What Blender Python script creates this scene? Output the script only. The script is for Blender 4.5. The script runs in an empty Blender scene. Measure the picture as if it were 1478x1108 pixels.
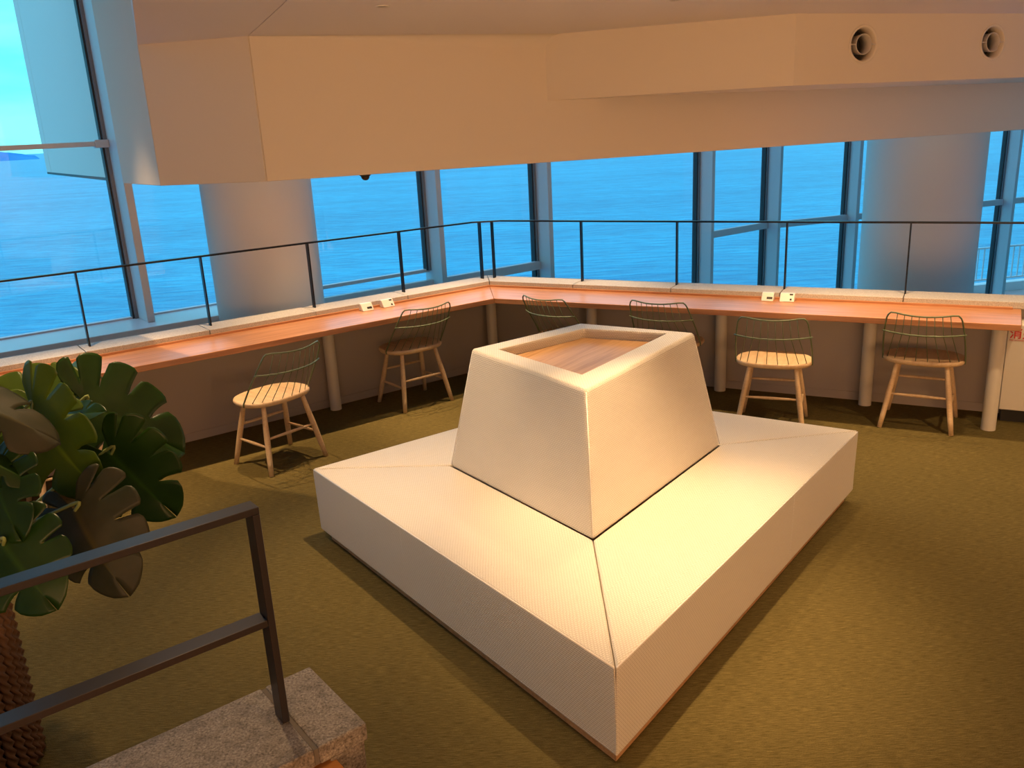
import bpy, bmesh, math, random
from mathutils import Vector, Matrix, noise
random.seed(7)
PI = math.pi
D2R = math.radians
scene = bpy.context.scene
C = scene.collection
H = 2.0

# ------------------------------------------------------------------ camera
p, r = D2R(16.7), D2R(2.9)
fw = Vector((0, math.cos(p), -math.sin(p)))
R0 = Vector((1, 0, 0)); U0 = R0.cross(fw)
Rv = math.cos(r) * R0 - math.sin(r) * U0
Uv = math.sin(r) * R0 + math.cos(r) * U0
cd = bpy.data.cameras.new('camera'); cam = bpy.data.objects.new('camera', cd); C.objects.link(cam)
cd.sensor_width = 36; cd.lens = 1225 / 1478 * 36; cd.clip_start = 0.05; cd.clip_end = 200000
M = Matrix((Rv, Uv, -fw)).transposed().to_4x4(); M.translation = (0, 0, H)
cam.matrix_world = M
scene.camera = cam
scene.view_settings.view_transform = 'Standard'
scene.view_settings.look = 'None'
scene.view_settings.exposure = 0.7
scene.view_settings.gamma = 1.0
scene.view_settings.use_curve_mapping = False

# ------------------------------------------------------------------ node helper
def S(v):
    return tuple((c / 12.92 if c <= .04045 else ((c + .055) / 1.055) ** 2.4) for c in (x / 255 for x in v))

# world: dusk sky with soft cloud bands
w = bpy.data.worlds.new('dusk_sky'); scene.world = w; w.use_nodes = True
nt = w.node_tree; nt.nodes.clear()
def N(t, **k):
    n = nt.nodes.new(t)
    for a, b in k.items(): setattr(n, a, b)
    return n
out = N('ShaderNodeOutputWorld'); bg = N('ShaderNodeBackground')
tc = N('ShaderNodeTexCoord'); mp = N('ShaderNodeMapping'); mp.inputs['Scale'].default_value = (1.1, 1.1, 7.0)
nz = N('ShaderNodeTexNoise'); nz.inputs['Scale'].default_value = 2.6; nz.inputs['Detail'].default_value = 5; nz.inputs['Roughness'].default_value = .5
cr = N('ShaderNodeValToRGB')
cr.color_ramp.elements[0].position = .36; cr.color_ramp.elements[0].color = (*S((70, 190, 232)), 1)
cr.color_ramp.elements[1].position = .66; cr.color_ramp.elements[1].color = (*S((130, 250, 252)), 1)
sx = N('ShaderNodeSeparateXYZ')
up = N('ShaderNodeValToRGB')
up.color_ramp.elements[0].position = .12; up.color_ramp.elements[0].color = (0, 0, 0, 1)
up.color_ramp.elements[1].position = .6; up.color_ramp.elements[1].color = (1, 1, 1, 1)
mx = N('ShaderNodeMixRGB'); mx.inputs[2].default_value = (.33, .62, 1.0, 1)
nt.links.new(tc.outputs['Generated'], mp.inputs[0]); nt.links.new(mp.outputs[0], nz.inputs['Vector'])
nt.links.new(nz.outputs['Fac'], cr.inputs[0]); nt.links.new(tc.outputs['Generated'], sx.inputs[0])
nt.links.new(sx.outputs['Z'], up.inputs[0]); nt.links.new(up.outputs[0], mx.inputs[0])
nt.links.new(cr.outputs[0], mx.inputs[1]); nt.links.new(mx.outputs[0], bg.inputs[0]); nt.links.new(bg.outputs[0], out.inputs[0])
bg.inputs[1].default_value = 1.12

WARM = (1.0, .64, .32)
def spot(name, loc, target, watts, size=75, blend=.7, col=WARM, rad=.03):
    l = bpy.data.lights.new(name, 'SPOT'); l.energy = watts; l.color = col
    l.spot_size = D2R(size); l.spot_blend = blend; l.shadow_soft_size = rad
    o = bpy.data.objects.new(name, l); C.objects.link(o); o.location = loc
    o.rotation_euler = (Vector(target) - Vector(loc)).to_track_quat('-Z', 'Y').to_euler()
    return o

# frames of the two counter arms (world plan)
L0 = Vector((-2.475, 4.830)); CO = Vector((-.107, 6.5755)); R1 = Vector((3.049, 4.902))
dL = (CO - L0).normalized(); dR = (R1 - CO).normalized()
nL = Vector((-dL.y, dL.x)); nR = Vector((-dR.y, dR.x))      # pointing outwards, to the sea
def PL(s, o): return L0 + dL * s + nL * o                  # s measured from L0, o outwards
def PR(s, o): return CO + dR * s + nR * o
CS = (CO - L0).length                                       # s of corner on the left arm
def corner(o):                                              # mitre point at offset o
    a = PL(CS, o); b = PR(0, o)
    t = ((b - a).x * dR.y - (b - a).y * dR.x) / (dL.x * dR.y - dL.y * dR.x)
    return a + dL * t

ZC = 2.53; ZB = 1.79; ZTOP = 4.3
# ceiling lamps (visible pinholes and others out of frame) ; lamps over the counters
ceil_lamps = [((-.47, 3.95), (-.45, 3.9), 120, 62), ((.84, 4.23), (.62, 3.45), 60, 58), ((1.6, 4.45), (1.5, 4.1), 36, 80), ((.55, 2.95), (.66, 3.05), 185, 54),
              ((-1.15, 2.75), (-1.1, 2.6), 52, 95), ((1.75, 2.6), (1.7, 2.5), 55, 95), ((.3, 1.5), (.4, 1.4), 24, 95), ((2.9, 3.9), (2.9, 4.1), 60, 100),
              ((-2.0, 3.7), (-2.0, 3.7), 30, 85)]
for (x, y), (tx, ty), e, sz in ceil_lamps:
    spot('ceiling_spot', (x, y, ZC - .012), (tx, ty, 0), e, sz, .9)
# warm fill added behind the camera to brighten bulkhead and ceiling, no real fixture
def area(name, loc, target, w_, sx_, sy_, col):
    l = bpy.data.lights.new(name, 'AREA'); l.shape = 'RECTANGLE'; l.size = sx_; l.size_y = sy_; l.energy = w_; l.color = col
    o = bpy.data.objects.new(name, l); C.objects.link(o); o.location = loc
    o.rotation_euler = (Vector(target) - Vector(loc)).to_track_quat('-Z', 'Y').to_euler(); return o
area('fill_light', (0, -3.2, 1.2), (.5, 5.5, 4.2), 82, 5, 1.6, (1, .50, .20))
area('fill_light_side', (3.6, -2.9, 1.2), (4.2, 6.5, 3.2), 50, 2, 1.4, (1, .50, .20))  # second added fill, warming the bulkhead and column on the right
for s, e, sz in ((-1.0, 260, 46),  (1.1, 240, 42), (2.1, 240, 46), (3.0, 220, 46)):
    q = PL(s, .02); t = PL(s, .0); spot('counter_spot', (q.x, q.y, 4.0), (t.x, t.y, .7), e, sz, .6)
q = PL(-.35, .02); t = PL(.22, .0); spot('counter_spot', (q.x, q.y, 3.9), (t.x, t.y, .7), 300, 30, .8)
for s, z, e, sz in ((.45, 4.0, 220, 46), (1.3, 4.0, 220, 42), (2.05, 2.14, 48, 84), (2.65, 2.14, 44, 84), (3.3, 2.5, 64, 78), (4.2, 2.5, 36, 78)):
    q = PR(s, -.02); t = PR(s, -.02); spot('counter_spot', (q.x, q.y, z), (t.x, t.y, .7), e, sz, .7)

# ------------------------------------------------------------------ materials
def mat(name, base, rough=.6, metal=0, spec=.5, build=None, **k):
    m = bpy.data.materials.new(name); m.use_nodes = True
    b = m.node_tree.nodes['Principled BSDF']
    b.inputs['Base Color'].default_value = (*base, 1); b.inputs['Roughness'].default_value = rough
    b.inputs['Metallic'].default_value = metal; b.inputs['Specular IOR Level'].default_value = spec
    for a, v in k.items(): b.inputs[a.replace('_', ' ')].default_value = v
    if build: build(m.node_tree, b)
    return m
def tex_noise(t, vec, scale, detail=3, rough=.5, stretch=None, coord='Object'):
    tcn = t.nodes.new('ShaderNodeTexCoord'); src = tcn.outputs[coord]
    if stretch:
        mpn = t.nodes.new('ShaderNodeMapping'); mpn.inputs['Scale'].default_value = stretch
        t.links.new(src, mpn.inputs[0]); src = mpn.outputs[0]
    n = t.nodes.new('ShaderNodeTexNoise'); n.inputs['Scale'].default_value = scale
    n.inputs['Detail'].default_value = detail; n.inputs['Roughness'].default_value = rough
    t.links.new(src, n.inputs['Vector']); return n
def ramp(t, src, stops):
    rn = t.nodes.new('ShaderNodeValToRGB'); e = rn.color_ramp.elements
    while len(e) < len(stops): e.new(.5)
    for i, (pos, c) in enumerate(stops): e[i].position = pos; e[i].color = (*c, 1)
    t.links.new(src, rn.inputs[0]); return rn.outputs[0]
def bump(t, b, src, strength, dist, prev=None):
    n = t.nodes.new('ShaderNodeBump'); n.inputs['Strength'].default_value = strength; n.inputs['Distance'].default_value = dist
    t.links.new(src, n.inputs['Height'])
    if prev: t.links.new(prev, n.inputs['Normal'])
    t.links.new(n.outputs[0], b.inputs['Normal']); return n.outputs[0]

def b_plaster(t, b):
    n = tex_noise(t, None, 60, 3); bump(t, b, n.outputs['Fac'], .08, .002)
m_plaster = mat('warm_white_plaster', (.76, .68, .57), .75, build=b_plaster)
m_ceil = mat('white_ceiling_paint', (.80, .74, .74), .8, build=b_plaster)
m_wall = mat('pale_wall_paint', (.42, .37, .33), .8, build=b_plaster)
m_white = mat('white_painted_sill', (.80, .81, .82), .35, build=b_plaster)
m_column = mat('white_column_paint', (.74, .71, .68), .6, build=b_plaster)
def b_carpet(t, b):
    n = tex_noise(t, None, 1, 4, .7, stretch=(22, 250, 60)); n2 = tex_noise(t, None, 420, 2, .6); n3 = tex_noise(t, None, 1.3, 3)
    mixn = t.nodes.new('ShaderNodeMath'); mixn.operation = 'ADD'; t.links.new(n.outputs['Fac'], mixn.inputs[0]); t.links.new(n2.outputs['Fac'], mixn.inputs[1])
    half = t.nodes.new('ShaderNodeMath'); half.operation = 'MULTIPLY'; half.inputs[1].default_value = .5; t.links.new(mixn.outputs[0], half.inputs[0])
    c = ramp(t, half.outputs[0], [(.36, (.050, .042, .014)), (.5, (.135, .106, .036)), (.64, (.25, .192, .074))])
    mm = t.nodes.new('ShaderNodeMixRGB'); mm.blend_type = 'MULTIPLY'; mm.inputs[0].default_value = .35
    t.links.new(c, mm.inputs[1]); t.links.new(ramp(t, n3.outputs['Fac'], [(.3, (.7, .72, .65)), (.7, (1, 1, 1))]), mm.inputs[2])
    t.links.new(mm.outputs[0], b.inputs['Base Color']); bump(t, b, half.outputs[0], .9, .006)
m_carpet = mat('olive_green_carpet', (.1, .1, .03), .95, spec=.1, build=b_carpet)
def wood(c0, c1, c2, sc=(1.2, 22, 22), rough=.4):
    def f(t, b):
        n = tex_noise(t, None, 1.6, 6, .6, stretch=sc); n2 = tex_noise(t, None, 1, 3, .6, stretch=(4, 160, 160))
        c = ramp(t, n.outputs['Fac'], [(.3, c0), (.5, c1), (.72, c2)])
        mm = t.nodes.new('ShaderNodeMixRGB'); mm.blend_type = 'MULTIPLY'; mm.inputs[0].default_value = .3
        t.links.new(c, mm.inputs[1]); t.links.new(ramp(t, n2.outputs['Fac'], [(.35, (.6, .55, .5)), (.6, (1, 1, 1))]), mm.inputs[2])
        t.links.new(mm.outputs[0], b.inputs['Base Color']); bump(t, b, n2.outputs['Fac'], .08, .001)
    return f
m_counter = mat('reddish_timber_worktop', (.6, .3, .15), .32, build=wood((.38, .16, .07), (.54, .25, .12), (.63, .32, .165)))
m_tray = mat('light_timber_veneer', (.6, .35, .18), .4, build=wood((.44, .24, .11), (.56, .33, .16), (.64, .40, .21), (1.5, 30, 30)))
m_beech = mat('pale_beech_wood', (.7, .5, .3), .42, build=wood((.62, .42, .24), (.72, .52, .31), (.78, .60, .38), (14, 3, 3)))
m_tread = mat('orange_timber_tread', (.6, .25, .08), .4, build=wood((.45, .18, .05), (.62, .28, .09), (.7, .36, .13)))
def b_stone(t, b):
    n = tex_noise(t, None, 160, 4, .7); n2 = tex_noise(t, None, 28, 4, .65)
    c = ramp(t, n.outputs['Fac'], [(.32, (.06, .05, .042)), (.45, (.19, .165, .14)), (.6, (.29, .26, .225)), (.76, (.50, .45, .39))])
    mm = t.nodes.new('ShaderNodeMixRGB'); mm.blend_type = 'MULTIPLY'; mm.inputs[0].default_value = .55
    t.links.new(c, mm.inputs[1]); t.links.new(ramp(t, n2.outputs['Fac'], [(.38, (.42, .38, .35)), (.54, (1, 1, 1))]), mm.inputs[2])
    t.links.new(mm.outputs[0], b.inputs['Base Color'])
    a = bump(t, b, n.outputs['Fac'], .5, .003); bump(t, b, n2.outputs['Fac'], .6, .006, a)
m_mortar = mat('grey_brown_mortar', (.13, .11, .09), .9, build=b_plaster)
m_stone = mat('grey_pink_granite', (.3, .27, .24), .75, build=b_stone)
def b_cap(t, b):
    n = tex_noise(t, None, 170, 4, .7)
    t.links.new(ramp(t, n.outputs['Fac'], [(.3, (.30, .27, .24)), (.5, (.52, .48, .44)), (.7, (.66, .62, .57))]), b.inputs['Base Color'])
    bump(t, b, n.outputs['Fac'], .3, .002)
m_cap = mat('pale_granite_coping', (.45, .42, .38), .7, build=b_cap)
def b_vinyl(t, b):
    uv = t.nodes.new('ShaderNodeTexCoord')
    br = t.nodes.new('ShaderNodeTexBrick'); br.offset = .5
    br.inputs['Scale'].default_value = 1; br.inputs['Mortar Size'].default_value = .0022; br.inputs['Mortar Smooth'].default_value = .9
    br.inputs['Brick Width'].default_value = .013; br.inputs['Row Height'].default_value = .0085
    t.links.new(uv.outputs['UV'], br.inputs['Vector'])
    inv = t.nodes.new('ShaderNodeMath'); inv.operation = 'SUBTRACT'; inv.inputs[0].default_value = 1; t.links.new(br.outputs['Fac'], inv.inputs[1])
    n = tex_noise(t, None, 2.2, 3, .55, stretch=(1, 1, 2)); n3 = tex_noise(t, None, 1, 3, .6, stretch=(5, 5, 5))
    a = bump(t, b, inv.outputs[0], .75, .0022); bump(t, b, n3.outputs['Fac'], .14, .02, a)
    t.links.new(ramp(t, inv.outputs[0], [(0, (.62, .565, .49)), (1, (.80, .75, .67))]), b.inputs['Base Color'])
m_vinyl = mat('cream_woven_vinyl', (.78, .73, .65), .42, spec=.5, build=b_vinyl)
m_piping = mat('pale_piping', (.82, .79, .76), .4, build=b_plaster)
def b_metal(t, b):
    n = tex_noise(t, None, 40, 2); bump(t, b, n.outputs['Fac'], .04, .001)
m_rail = mat('dark_painted_steel', (.018, .020, .028), .32, .6, build=b_metal)
m_brown = mat('dark_brown_steel', (.030, .024, .024), .38, .3, build=b_metal)
m_sage = mat('sage_green_painted_wire', (.13, .17, .095), .4, .0, build=b_metal)
m_alu = mat('silver_aluminium', (.66, .66, .67), .5, .1, build=b_metal)
m_frame = mat('dark_grey_aluminium', (.22, .23, .25), .5, .2, build=b_metal)
m_gasket = mat('black_gasket', (.03, .035, .04), .6, build=b_metal)
m_leg = mat('off_white_steel_tube', (.66, .62, .54), .5, build=b_metal)
m_plastic = mat('white_plastic', (.80, .76, .70), .4, build=b_plaster)
m_dark = mat('black_plastic', (.01, .01, .01), .5, build=b_plaster)
m_red = mat('red_lettering', (.55, .03, .03), .5, build=b_plaster)
m_ventin = mat('vent_plastic', (.60, .55, .50), .5, build=b_plaster)
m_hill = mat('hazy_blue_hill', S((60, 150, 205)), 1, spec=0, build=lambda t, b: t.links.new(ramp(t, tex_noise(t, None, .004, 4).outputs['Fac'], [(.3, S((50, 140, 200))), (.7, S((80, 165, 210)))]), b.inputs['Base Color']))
def b_sea(t, b):
    n = tex_noise(t, None, 1, 6, .62, stretch=(.10, .34, .1)); n2 = tex_noise(t, None, 1, 4, .55, stretch=(.006, .03, .01)); n3 = tex_noise(t, None, 1, 3, .6, stretch=(.9, 1.6, 1))
    a = bump(t, b, n2.outputs['Fac'], .35, 3.0); a = bump(t, b, n.outputs['Fac'], 1.0, 1.6, a); bump(t, b, n3.outputs['Fac'], .6, .25, a)
    c1 = ramp(t, n2.outputs['Fac'], [(.35, (.001, .28, .47)), (.65, (.002, .40, .60))])
    mm = t.nodes.new('ShaderNodeMixRGB'); mm.blend_type = 'MULTIPLY'; mm.inputs[0].default_value = 1
    t.links.new(c1, mm.inputs[1]); t.links.new(ramp(t, n.outputs['Fac'], [(.40, (.5, .70, .80)), (.60, (1.15, 1.12, 1.08))]), mm.inputs[2]); t.links.new(mm.outputs[0], b.inputs['Base Color'])
m_sea = mat('blue_sea_water', (.01, .3, .8), .34, spec=.3, build=b_sea)
def b_leaf(c0, c1):
    def f(t, b):
        n = tex_noise(t, None, 9, 4)
        uv = t.nodes.new('ShaderNodeUVMap'); sp = t.nodes.new('ShaderNodeSeparateXYZ'); t.links.new(uv.outputs[0], sp.inputs[0])
        c = ramp(t, n.outputs['Fac'], [(.3, c0), (.7, c1)])
        v = ramp(t, sp.outputs['X'], [(0, (1.9, 1.7, 1.3)), (.07, (1, 1, 1))])
        mm = t.nodes.new('ShaderNodeMixRGB'); mm.blend_type = 'MULTIPLY'; mm.inputs[0].default_value = 1
        t.links.new(c, mm.inputs[1]); t.links.new(v, mm.inputs[2]); t.links.new(mm.outputs[0], b.inputs['Base Color'])
        bump(t, b, n.outputs['Fac'], .2, .004)
        tr = t.nodes.new('ShaderNodeBsdfTranslucent'); t.links.new(mm.outputs[0], tr.inputs[0])
        ms = t.nodes.new('ShaderNodeMixShader'); ms.inputs[0].default_value = .38
        t.links.new(b.outputs[0], ms.inputs[1]); t.links.new(tr.outputs[0], ms.inputs[2])
        t.links.new(ms.outputs[0], t.nodes['Material Output'].inputs[0])
    return f
m_leaf = mat('glossy_green_leaf', (.05, .15, .02), .35, build=b_leaf((.014, .050, .006), (.030, .085, .010)))
m_leaf2 = mat('light_green_leaf', (.1, .2, .02), .38, build=b_leaf((.07, .14, .010), (.12, .20, .018)))
m_leaf3 = mat('dull_brown_green_leaf', (.1, .09, .05), .5, build=b_leaf((.028, .040, .015), (.072, .068, .038)))
m_stem = mat('green_stem', (.24, .30, .09), .45, build=b_metal)
m_bark = mat('brown_stalk', (.12, .09, .04), .7, build=b_plaster)
m_rope = mat('brown_rope', (.20, .11, .06), .85, spec=.2, build=lambda t, b: bump(t, b, tex_noise(t, None, 1, 3, .6, stretch=(300, 300, 60)).outputs['Fac'], .6, .002))
m_soil = mat('dark_soil', (.03, .02, .015), .95, build=b_plaster)
m_lens = bpy.data.materials.new('lamp_glow'); m_lens.use_nodes = True
_b = m_lens.node_tree.nodes['Principled BSDF']; _b.inputs['Emission Color'].default_value = (1, .6, .3, 1); _b.inputs['Emission Strength'].default_value = 6
# glass: clear pane with fresnel reflection
m_glass = bpy.data.materials.new('window_glass'); m_glass.use_nodes = True
t = m_glass.node_tree; t.nodes.clear()
o_ = t.nodes.new('ShaderNodeOutputMaterial'); tr = t.nodes.new('ShaderNodeBsdfTransparent'); gl = t.nodes.new('ShaderNodeBsdfGlossy')
tr.inputs[0].default_value = (.93, .97, .98, 1); gl.inputs['Roughness'].default_value = 0
ge = t.nodes.new('ShaderNodeNewGeometry'); mr = t.nodes.new('ShaderNodeMapRange'); mr.inputs['To Min'].default_value = 1.5; mr.inputs['To Max'].default_value = 1 / 1.5
t.links.new(ge.outputs['Backfacing'], mr.inputs['Value'])
fr = t.nodes.new('ShaderNodeFresnel'); t.links.new(mr.outputs[0], fr.inputs[0]); ms = t.nodes.new('ShaderNodeMixShader')
t.links.new(fr.outputs[0], ms.inputs[0]); t.links.new(tr.outputs[0], ms.inputs[1]); t.links.new(gl.outputs[0], ms.inputs[2]); t.links.new(ms.outputs[0], o_.inputs[0])

# ------------------------------------------------------------------ mesh helpers
def new_obj(name, bm, m, parent=None, smooth=False, bevel=0, seg=3, angle=30):
    me = bpy.data.meshes.new(name)
    bmesh.ops.recalc_face_normals(bm, faces=bm.faces[:])
    bm.to_mesh(me); bm.free()
    if m: me.materials.append(m)
    if smooth:
        for f in me.polygons: f.use_smooth = True
    o = bpy.data.objects.new(name, me); C.objects.link(o)
    if parent: o.parent = parent
    if bevel:
        md = o.modifiers.new('bevel', 'BEVEL'); md.width = bevel; md.segments = seg; md.limit_method = 'ANGLE'; md.angle_limit = D2R(angle)
        md.harden_normals = True
        for f in me.polygons: f.use_smooth = True
    return o
def prism(bm, pts, z0, z1):
    """pts plan polygon; z0,z1 numbers or lists"""
    n = len(pts)
    zz0 = z0 if isinstance(z0, (list, tuple)) else [z0] * n; zz1 = z1 if isinstance(z1, (list, tuple)) else [z1] * n
    a = [bm.verts.new((q[0], q[1], zz0[i])) for i, q in enumerate(pts)]
    b = [bm.verts.new((q[0], q[1], zz1[i])) for i, q in enumerate(pts)]
    bm.faces.new(a[::-1]); bm.faces.new(b)
    for i in range(n): bm.faces.new((a[i], a[(i + 1) % n], b[(i + 1) % n], b[i]))
    return bm
def box(bm, x0, x1, y0, y1, z0, z1): return prism(bm, [(x0, y0), (x1, y0), (x1, y1), (x0, y1)], z0, z1)
def tube(bm, pts, rad, n=10, caps=True, closed=False):
    pts = [Vector(q) for q in pts]; rs = rad if isinstance(rad, (list, tuple)) else [rad] * len(pts)
    rings = []; prev = None
    for i, q in enumerate(pts):
        if closed: d = pts[(i + 1) % len(pts)] - pts[i - 1]
        else: d = pts[min(i + 1, len(pts) - 1)] - pts[max(i - 1, 0)]
        d.normalize()
        if prev is None:
            a = d.orthogonal().normalized()
        else:
            a = (prev - d * prev.dot(d)).normalized()
        prev = a; b = d.cross(a)
        rings.append([bm.verts.new(q + (a * math.cos(2 * PI * k / n) + b * math.sin(2 * PI * k / n)) * rs[i]) for k in range(n)])
    m_ = len(rings)
    for i in range(m_ if closed else m_ - 1):
        A, B = rings[i], rings[(i + 1) % m_]
        for k in range(n): bm.faces.new((A[k], A[(k + 1) % n], B[(k + 1) % n], B[k]))
    if caps and not closed: bm.faces.new(rings[0][::-1]); bm.faces.new(rings[-1])
    return bm
def lathe(bm, prof, n=32, cap=True):
    rings = [[bm.verts.new((q[0] * math.cos(2 * PI * k / n), q[0] * math.sin(2 * PI * k / n), q[1])) for k in range(n)] for q in prof]
    for A, B in zip(rings, rings[1:]):
        for k in range(n): bm.faces.new((A[k], A[(k + 1) % n], B[(k + 1) % n], B[k]))
    if cap: bm.faces.new(rings[0][::-1]); bm.faces.new(rings[-1])
    return bm
def plate(bm, poly3, th):
    """thin plate from 3d polygon, extruded along its normal by -th"""
    a = [Vector(q) for q in poly3]; nrm = (a[1] - a[0]).cross(a[2] - a[0]).normalized()
    A = [bm.verts.new(q) for q in a]; B = [bm.verts.new(q - nrm * th) for q in a]; n = len(a)
    bm.faces.new(A); bm.faces.new(B[::-1])
    for i in range(n): bm.faces.new((A[i], B[i], B[(i + 1) % n], A[(i + 1) % n]))
def tag(o, label=None, cat=None, group=None, kind=None):
    if label: o['label'] = label
    if cat: o['category'] = cat
    if group: o['group'] = group
    if kind: o['kind'] = kind
    return o
def empty(name, loc=(0, 0, 0), rz=0, **k):
    o = bpy.data.objects.new(name, None); C.objects.link(o); o.location = loc; o.rotation_euler = (0, 0, rz); o.empty_display_size = .1
    return tag(o, **k)
def struct(name, bm, m, label=None, parent=None, **k):
    o = new_obj(name, bm, m, parent, **k); 
    if not parent: tag(o, label, kind='structure')
    return o
def arm_frame(o, which):
    """place object whose local x runs along an arm from its origin, local y outwards"""
    d = dL if which == 'L' else dR; g = L0 if which == 'L' else CO
    o.location = (g.x, g.y, 0); o.rotation_euler = (0, 0, math.atan2(d.y, d.x)); return o

# ------------------------------------------------------------------ floor, parapet walls
SL, SR = -4.2, 6.2       # how far the two arms run
wl = corner(.57)
bm = bmesh.new(); fp = [PL(SL, .6), corner(.6), PR(SR, .6), Vector((5.0, -3)), Vector((-6.0, -3))]
prism(bm, [tuple(q) for q in fp], -.2, 0)
struct('floor', bm, m_carpet, 'olive green ribbed carpet floor')
# step-wise parapet wall under each arm with coping slabs
for side, name, P_, s0, s1 in (('L', 'wall_left', PL, SL, None), ('R', 'wall_right', PR, None, SR)):
    bm = bmesh.new()
    if side == 'L': q = [P_(s0, .56), corner(.56), corner(.70), P_(s0, .70)]
    else: q = [corner(.56), P_(s1, .56), P_(s1, .70), corner(.70)]
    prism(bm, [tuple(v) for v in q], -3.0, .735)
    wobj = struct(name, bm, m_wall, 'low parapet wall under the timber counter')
    bm = bmesh.new()
    if side == 'L': q = [P_(s0, .552), corner(.552), corner(.565), P_(s0, .565)]
    else: q = [corner(.552), P_(s1, .552), P_(s1, .565), corner(.565)]
    prism(bm, [tuple(v) for v in q], 0, .06); struct('baseboard_' + ('left' if side == 'L' else 'right'), bm, m_wall, 'low skirting at the foot of the parapet wall')
    # joints spaced .8 m
    js = [2.44 - .787 * k for k in range(8, -1, -1)] if side == 'L' else [.47 + .81 * k for k in range(0, 8)]
    g = .0025; f_, b_ = .468, .722
    if side == 'L':
        cuts = js + [None]
        for a, b in zip([SL] + js, js + [None]):
            q = [P_(a + g, f_), corner(f_) - dL * g if b is None else P_(b - g, f_), corner(b_) - dL * g if b is None else P_(b - g, b_), P_(a + g, b_)]
            bm = bmesh.new(); prism(bm, [tuple(v) for v in q], .736, .78); new_obj('coping_slab', bm, m_cap, wobj, bevel=.003, seg=1)
    else:
        for a, b in zip([None] + js, js + [SR]):
            q = [corner(f_) + dR * g if a is None else P_(a + g, f_), P_(b - g, f_), P_(b - g, b_), corner(b_) + dR * g if a is None else P_(a + g, b_)]
            bm = bmesh.new(); prism(bm, [tuple(v) for v in q], .736, .78); new_obj('coping_slab', bm, m_cap, wobj, bevel=.003, seg=1)

# ------------------------------------------------------------------ facade
F1 = Vector((-3.087, 6.971)); B1 = D2R(52.2); dF = Vector((math.sin(B1), math.cos(B1))); nF = Vector((-dF.y, dF.x))
B2 = D2R(70.2); dG = Vector((math.sin(B2), math.cos(B2))); nG = Vector((-dG.y, dG.x))
F5 = F1 + dF * 8.64
def PF(s, o=0): return F1 + dF * s + nF * o
def PG(s, o=0): return F5 + dG * s + nG * o
# mullions: s positions (fin centre)
mull = [(PF, -6.6), (PF, -4.2), (PF, -1.9), (PF, .03), (PF, 2.93), (PF, 4.38), (PF, 7.17), (PF, 8.64), (PG, 1.44), (PG, 4.53), (PG, 6.0), (PG, 9.0)]
def seg_at(i):
    return mull[i]
wins = []
for i in range(len(mull) - 1):
    (Pa, sa), (Pb, sb) = mull[i], mull[i + 1]
    if Pa is PF and Pb is PG: Pa = PG; sa = 0.0
    left = (Pa is PF and sa < 2)
    z0 = .65 if left else -1.25
    name = 'window_%d' % (i + 1)
    fr_ = bmesh.new()
    # slim perimeter frame
    prism(fr_, [tuple(Pa(sa + .03, -.01)), tuple(Pa(sb - .03, -.01)), tuple(Pa(sb - .03, .05)), tuple(Pa(sa + .03, .05))], z0 - .02, z0 + .012)
    prism(fr_, [tuple(Pa(sa + .03, -.03)), tuple(Pa(sb - .03, -.03)), tuple(Pa(sb - .03, .05)), tuple(Pa(sa + .03, .05))], ZTOP - .06, ZTOP)
    wo = struct(name, fr_, m_alu, 'tall sea-facing window between aluminium fins')
    for e0, e1, m_, nm, o0, o1 in ((sa + .03, sa + .055, m_frame, 'side_frame', -.045, .05), (sb - .055, sb - .03, m_frame, 'side_frame', -.045, .05),
                                   (sa + .055, sa + .07, m_gasket, 'gasket', -.025, .045), (sb - .07, sb - .055, m_gasket, 'gasket', -.025, .045)):
        bm = bmesh.new(); prism(bm, [tuple(Pa(e0, o0)), tuple(Pa(e1, o0)), tuple(Pa(e1, o1)), tuple(Pa(e0, o1))], z0, ZTOP); new_obj(nm, bm, m_, wo)
    bm = bmesh.new(); prism(bm, [tuple(Pa(sa + .06, 0)), tuple(Pa(sb - .06, 0)), tuple(Pa(sb - .06, .002)), tuple(Pa(sa + .06, .002))], z0 + .02, ZTOP - .02)
    new_obj('pane', bm, m_glass, wo)
    # transoms
    zt = None
    if Pa is PF and sa < 0: zt = 2.045
    elif i == 3 : zt = None
    elif not (Pa is PF and abs(sa - 4.38) < .01): zt = .51 if Pa is PF else .50
    if Pa is PF and abs(sa - .03) < .01: zt = .51; 
    if zt:
        bm = bmesh.new(); h_ = .018 if zt > 1 else .045
        prism(bm, [tuple(Pa(sa + .03, -.07)), tuple(Pa(sb - .03, -.07)), tuple(Pa(sb - .03, -.006)), tuple(Pa(sa + .03, -.006))], zt - h_, zt + h_); new_obj('transom', bm, m_alu, wo)
        if zt > 1:
            bm = bmesh.new(); prism(bm, [tuple(Pa(sb - .13, -.085)), tuple(Pa(sb - .03, -.085)), tuple(Pa(sb - .03, -.004)), tuple(Pa(sb - .13, -.004))], zt - .03, zt + .03); new_obj('bracket', bm, m_alu, wo, bevel=.004, seg=1)
for i, (P_, s) in enumerate(mull):
    z0 = .65 if (P_ is PF and s < 1) else -1.25
    bm = bmesh.new(); dep = .30 if i < 4 else .24
    prism(bm, [tuple(P_(s - .03, -dep)), tuple(P_(s + .03, -dep)), tuple(P_(s + .03, .07)), tuple(P_(s - .03, .07))], z0, ZTOP)
    struct('trim_%d' % (i + 1), bm, m_alu, 'deep aluminium mullion fin between the tall windows', bevel=.004, seg=1)
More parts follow.
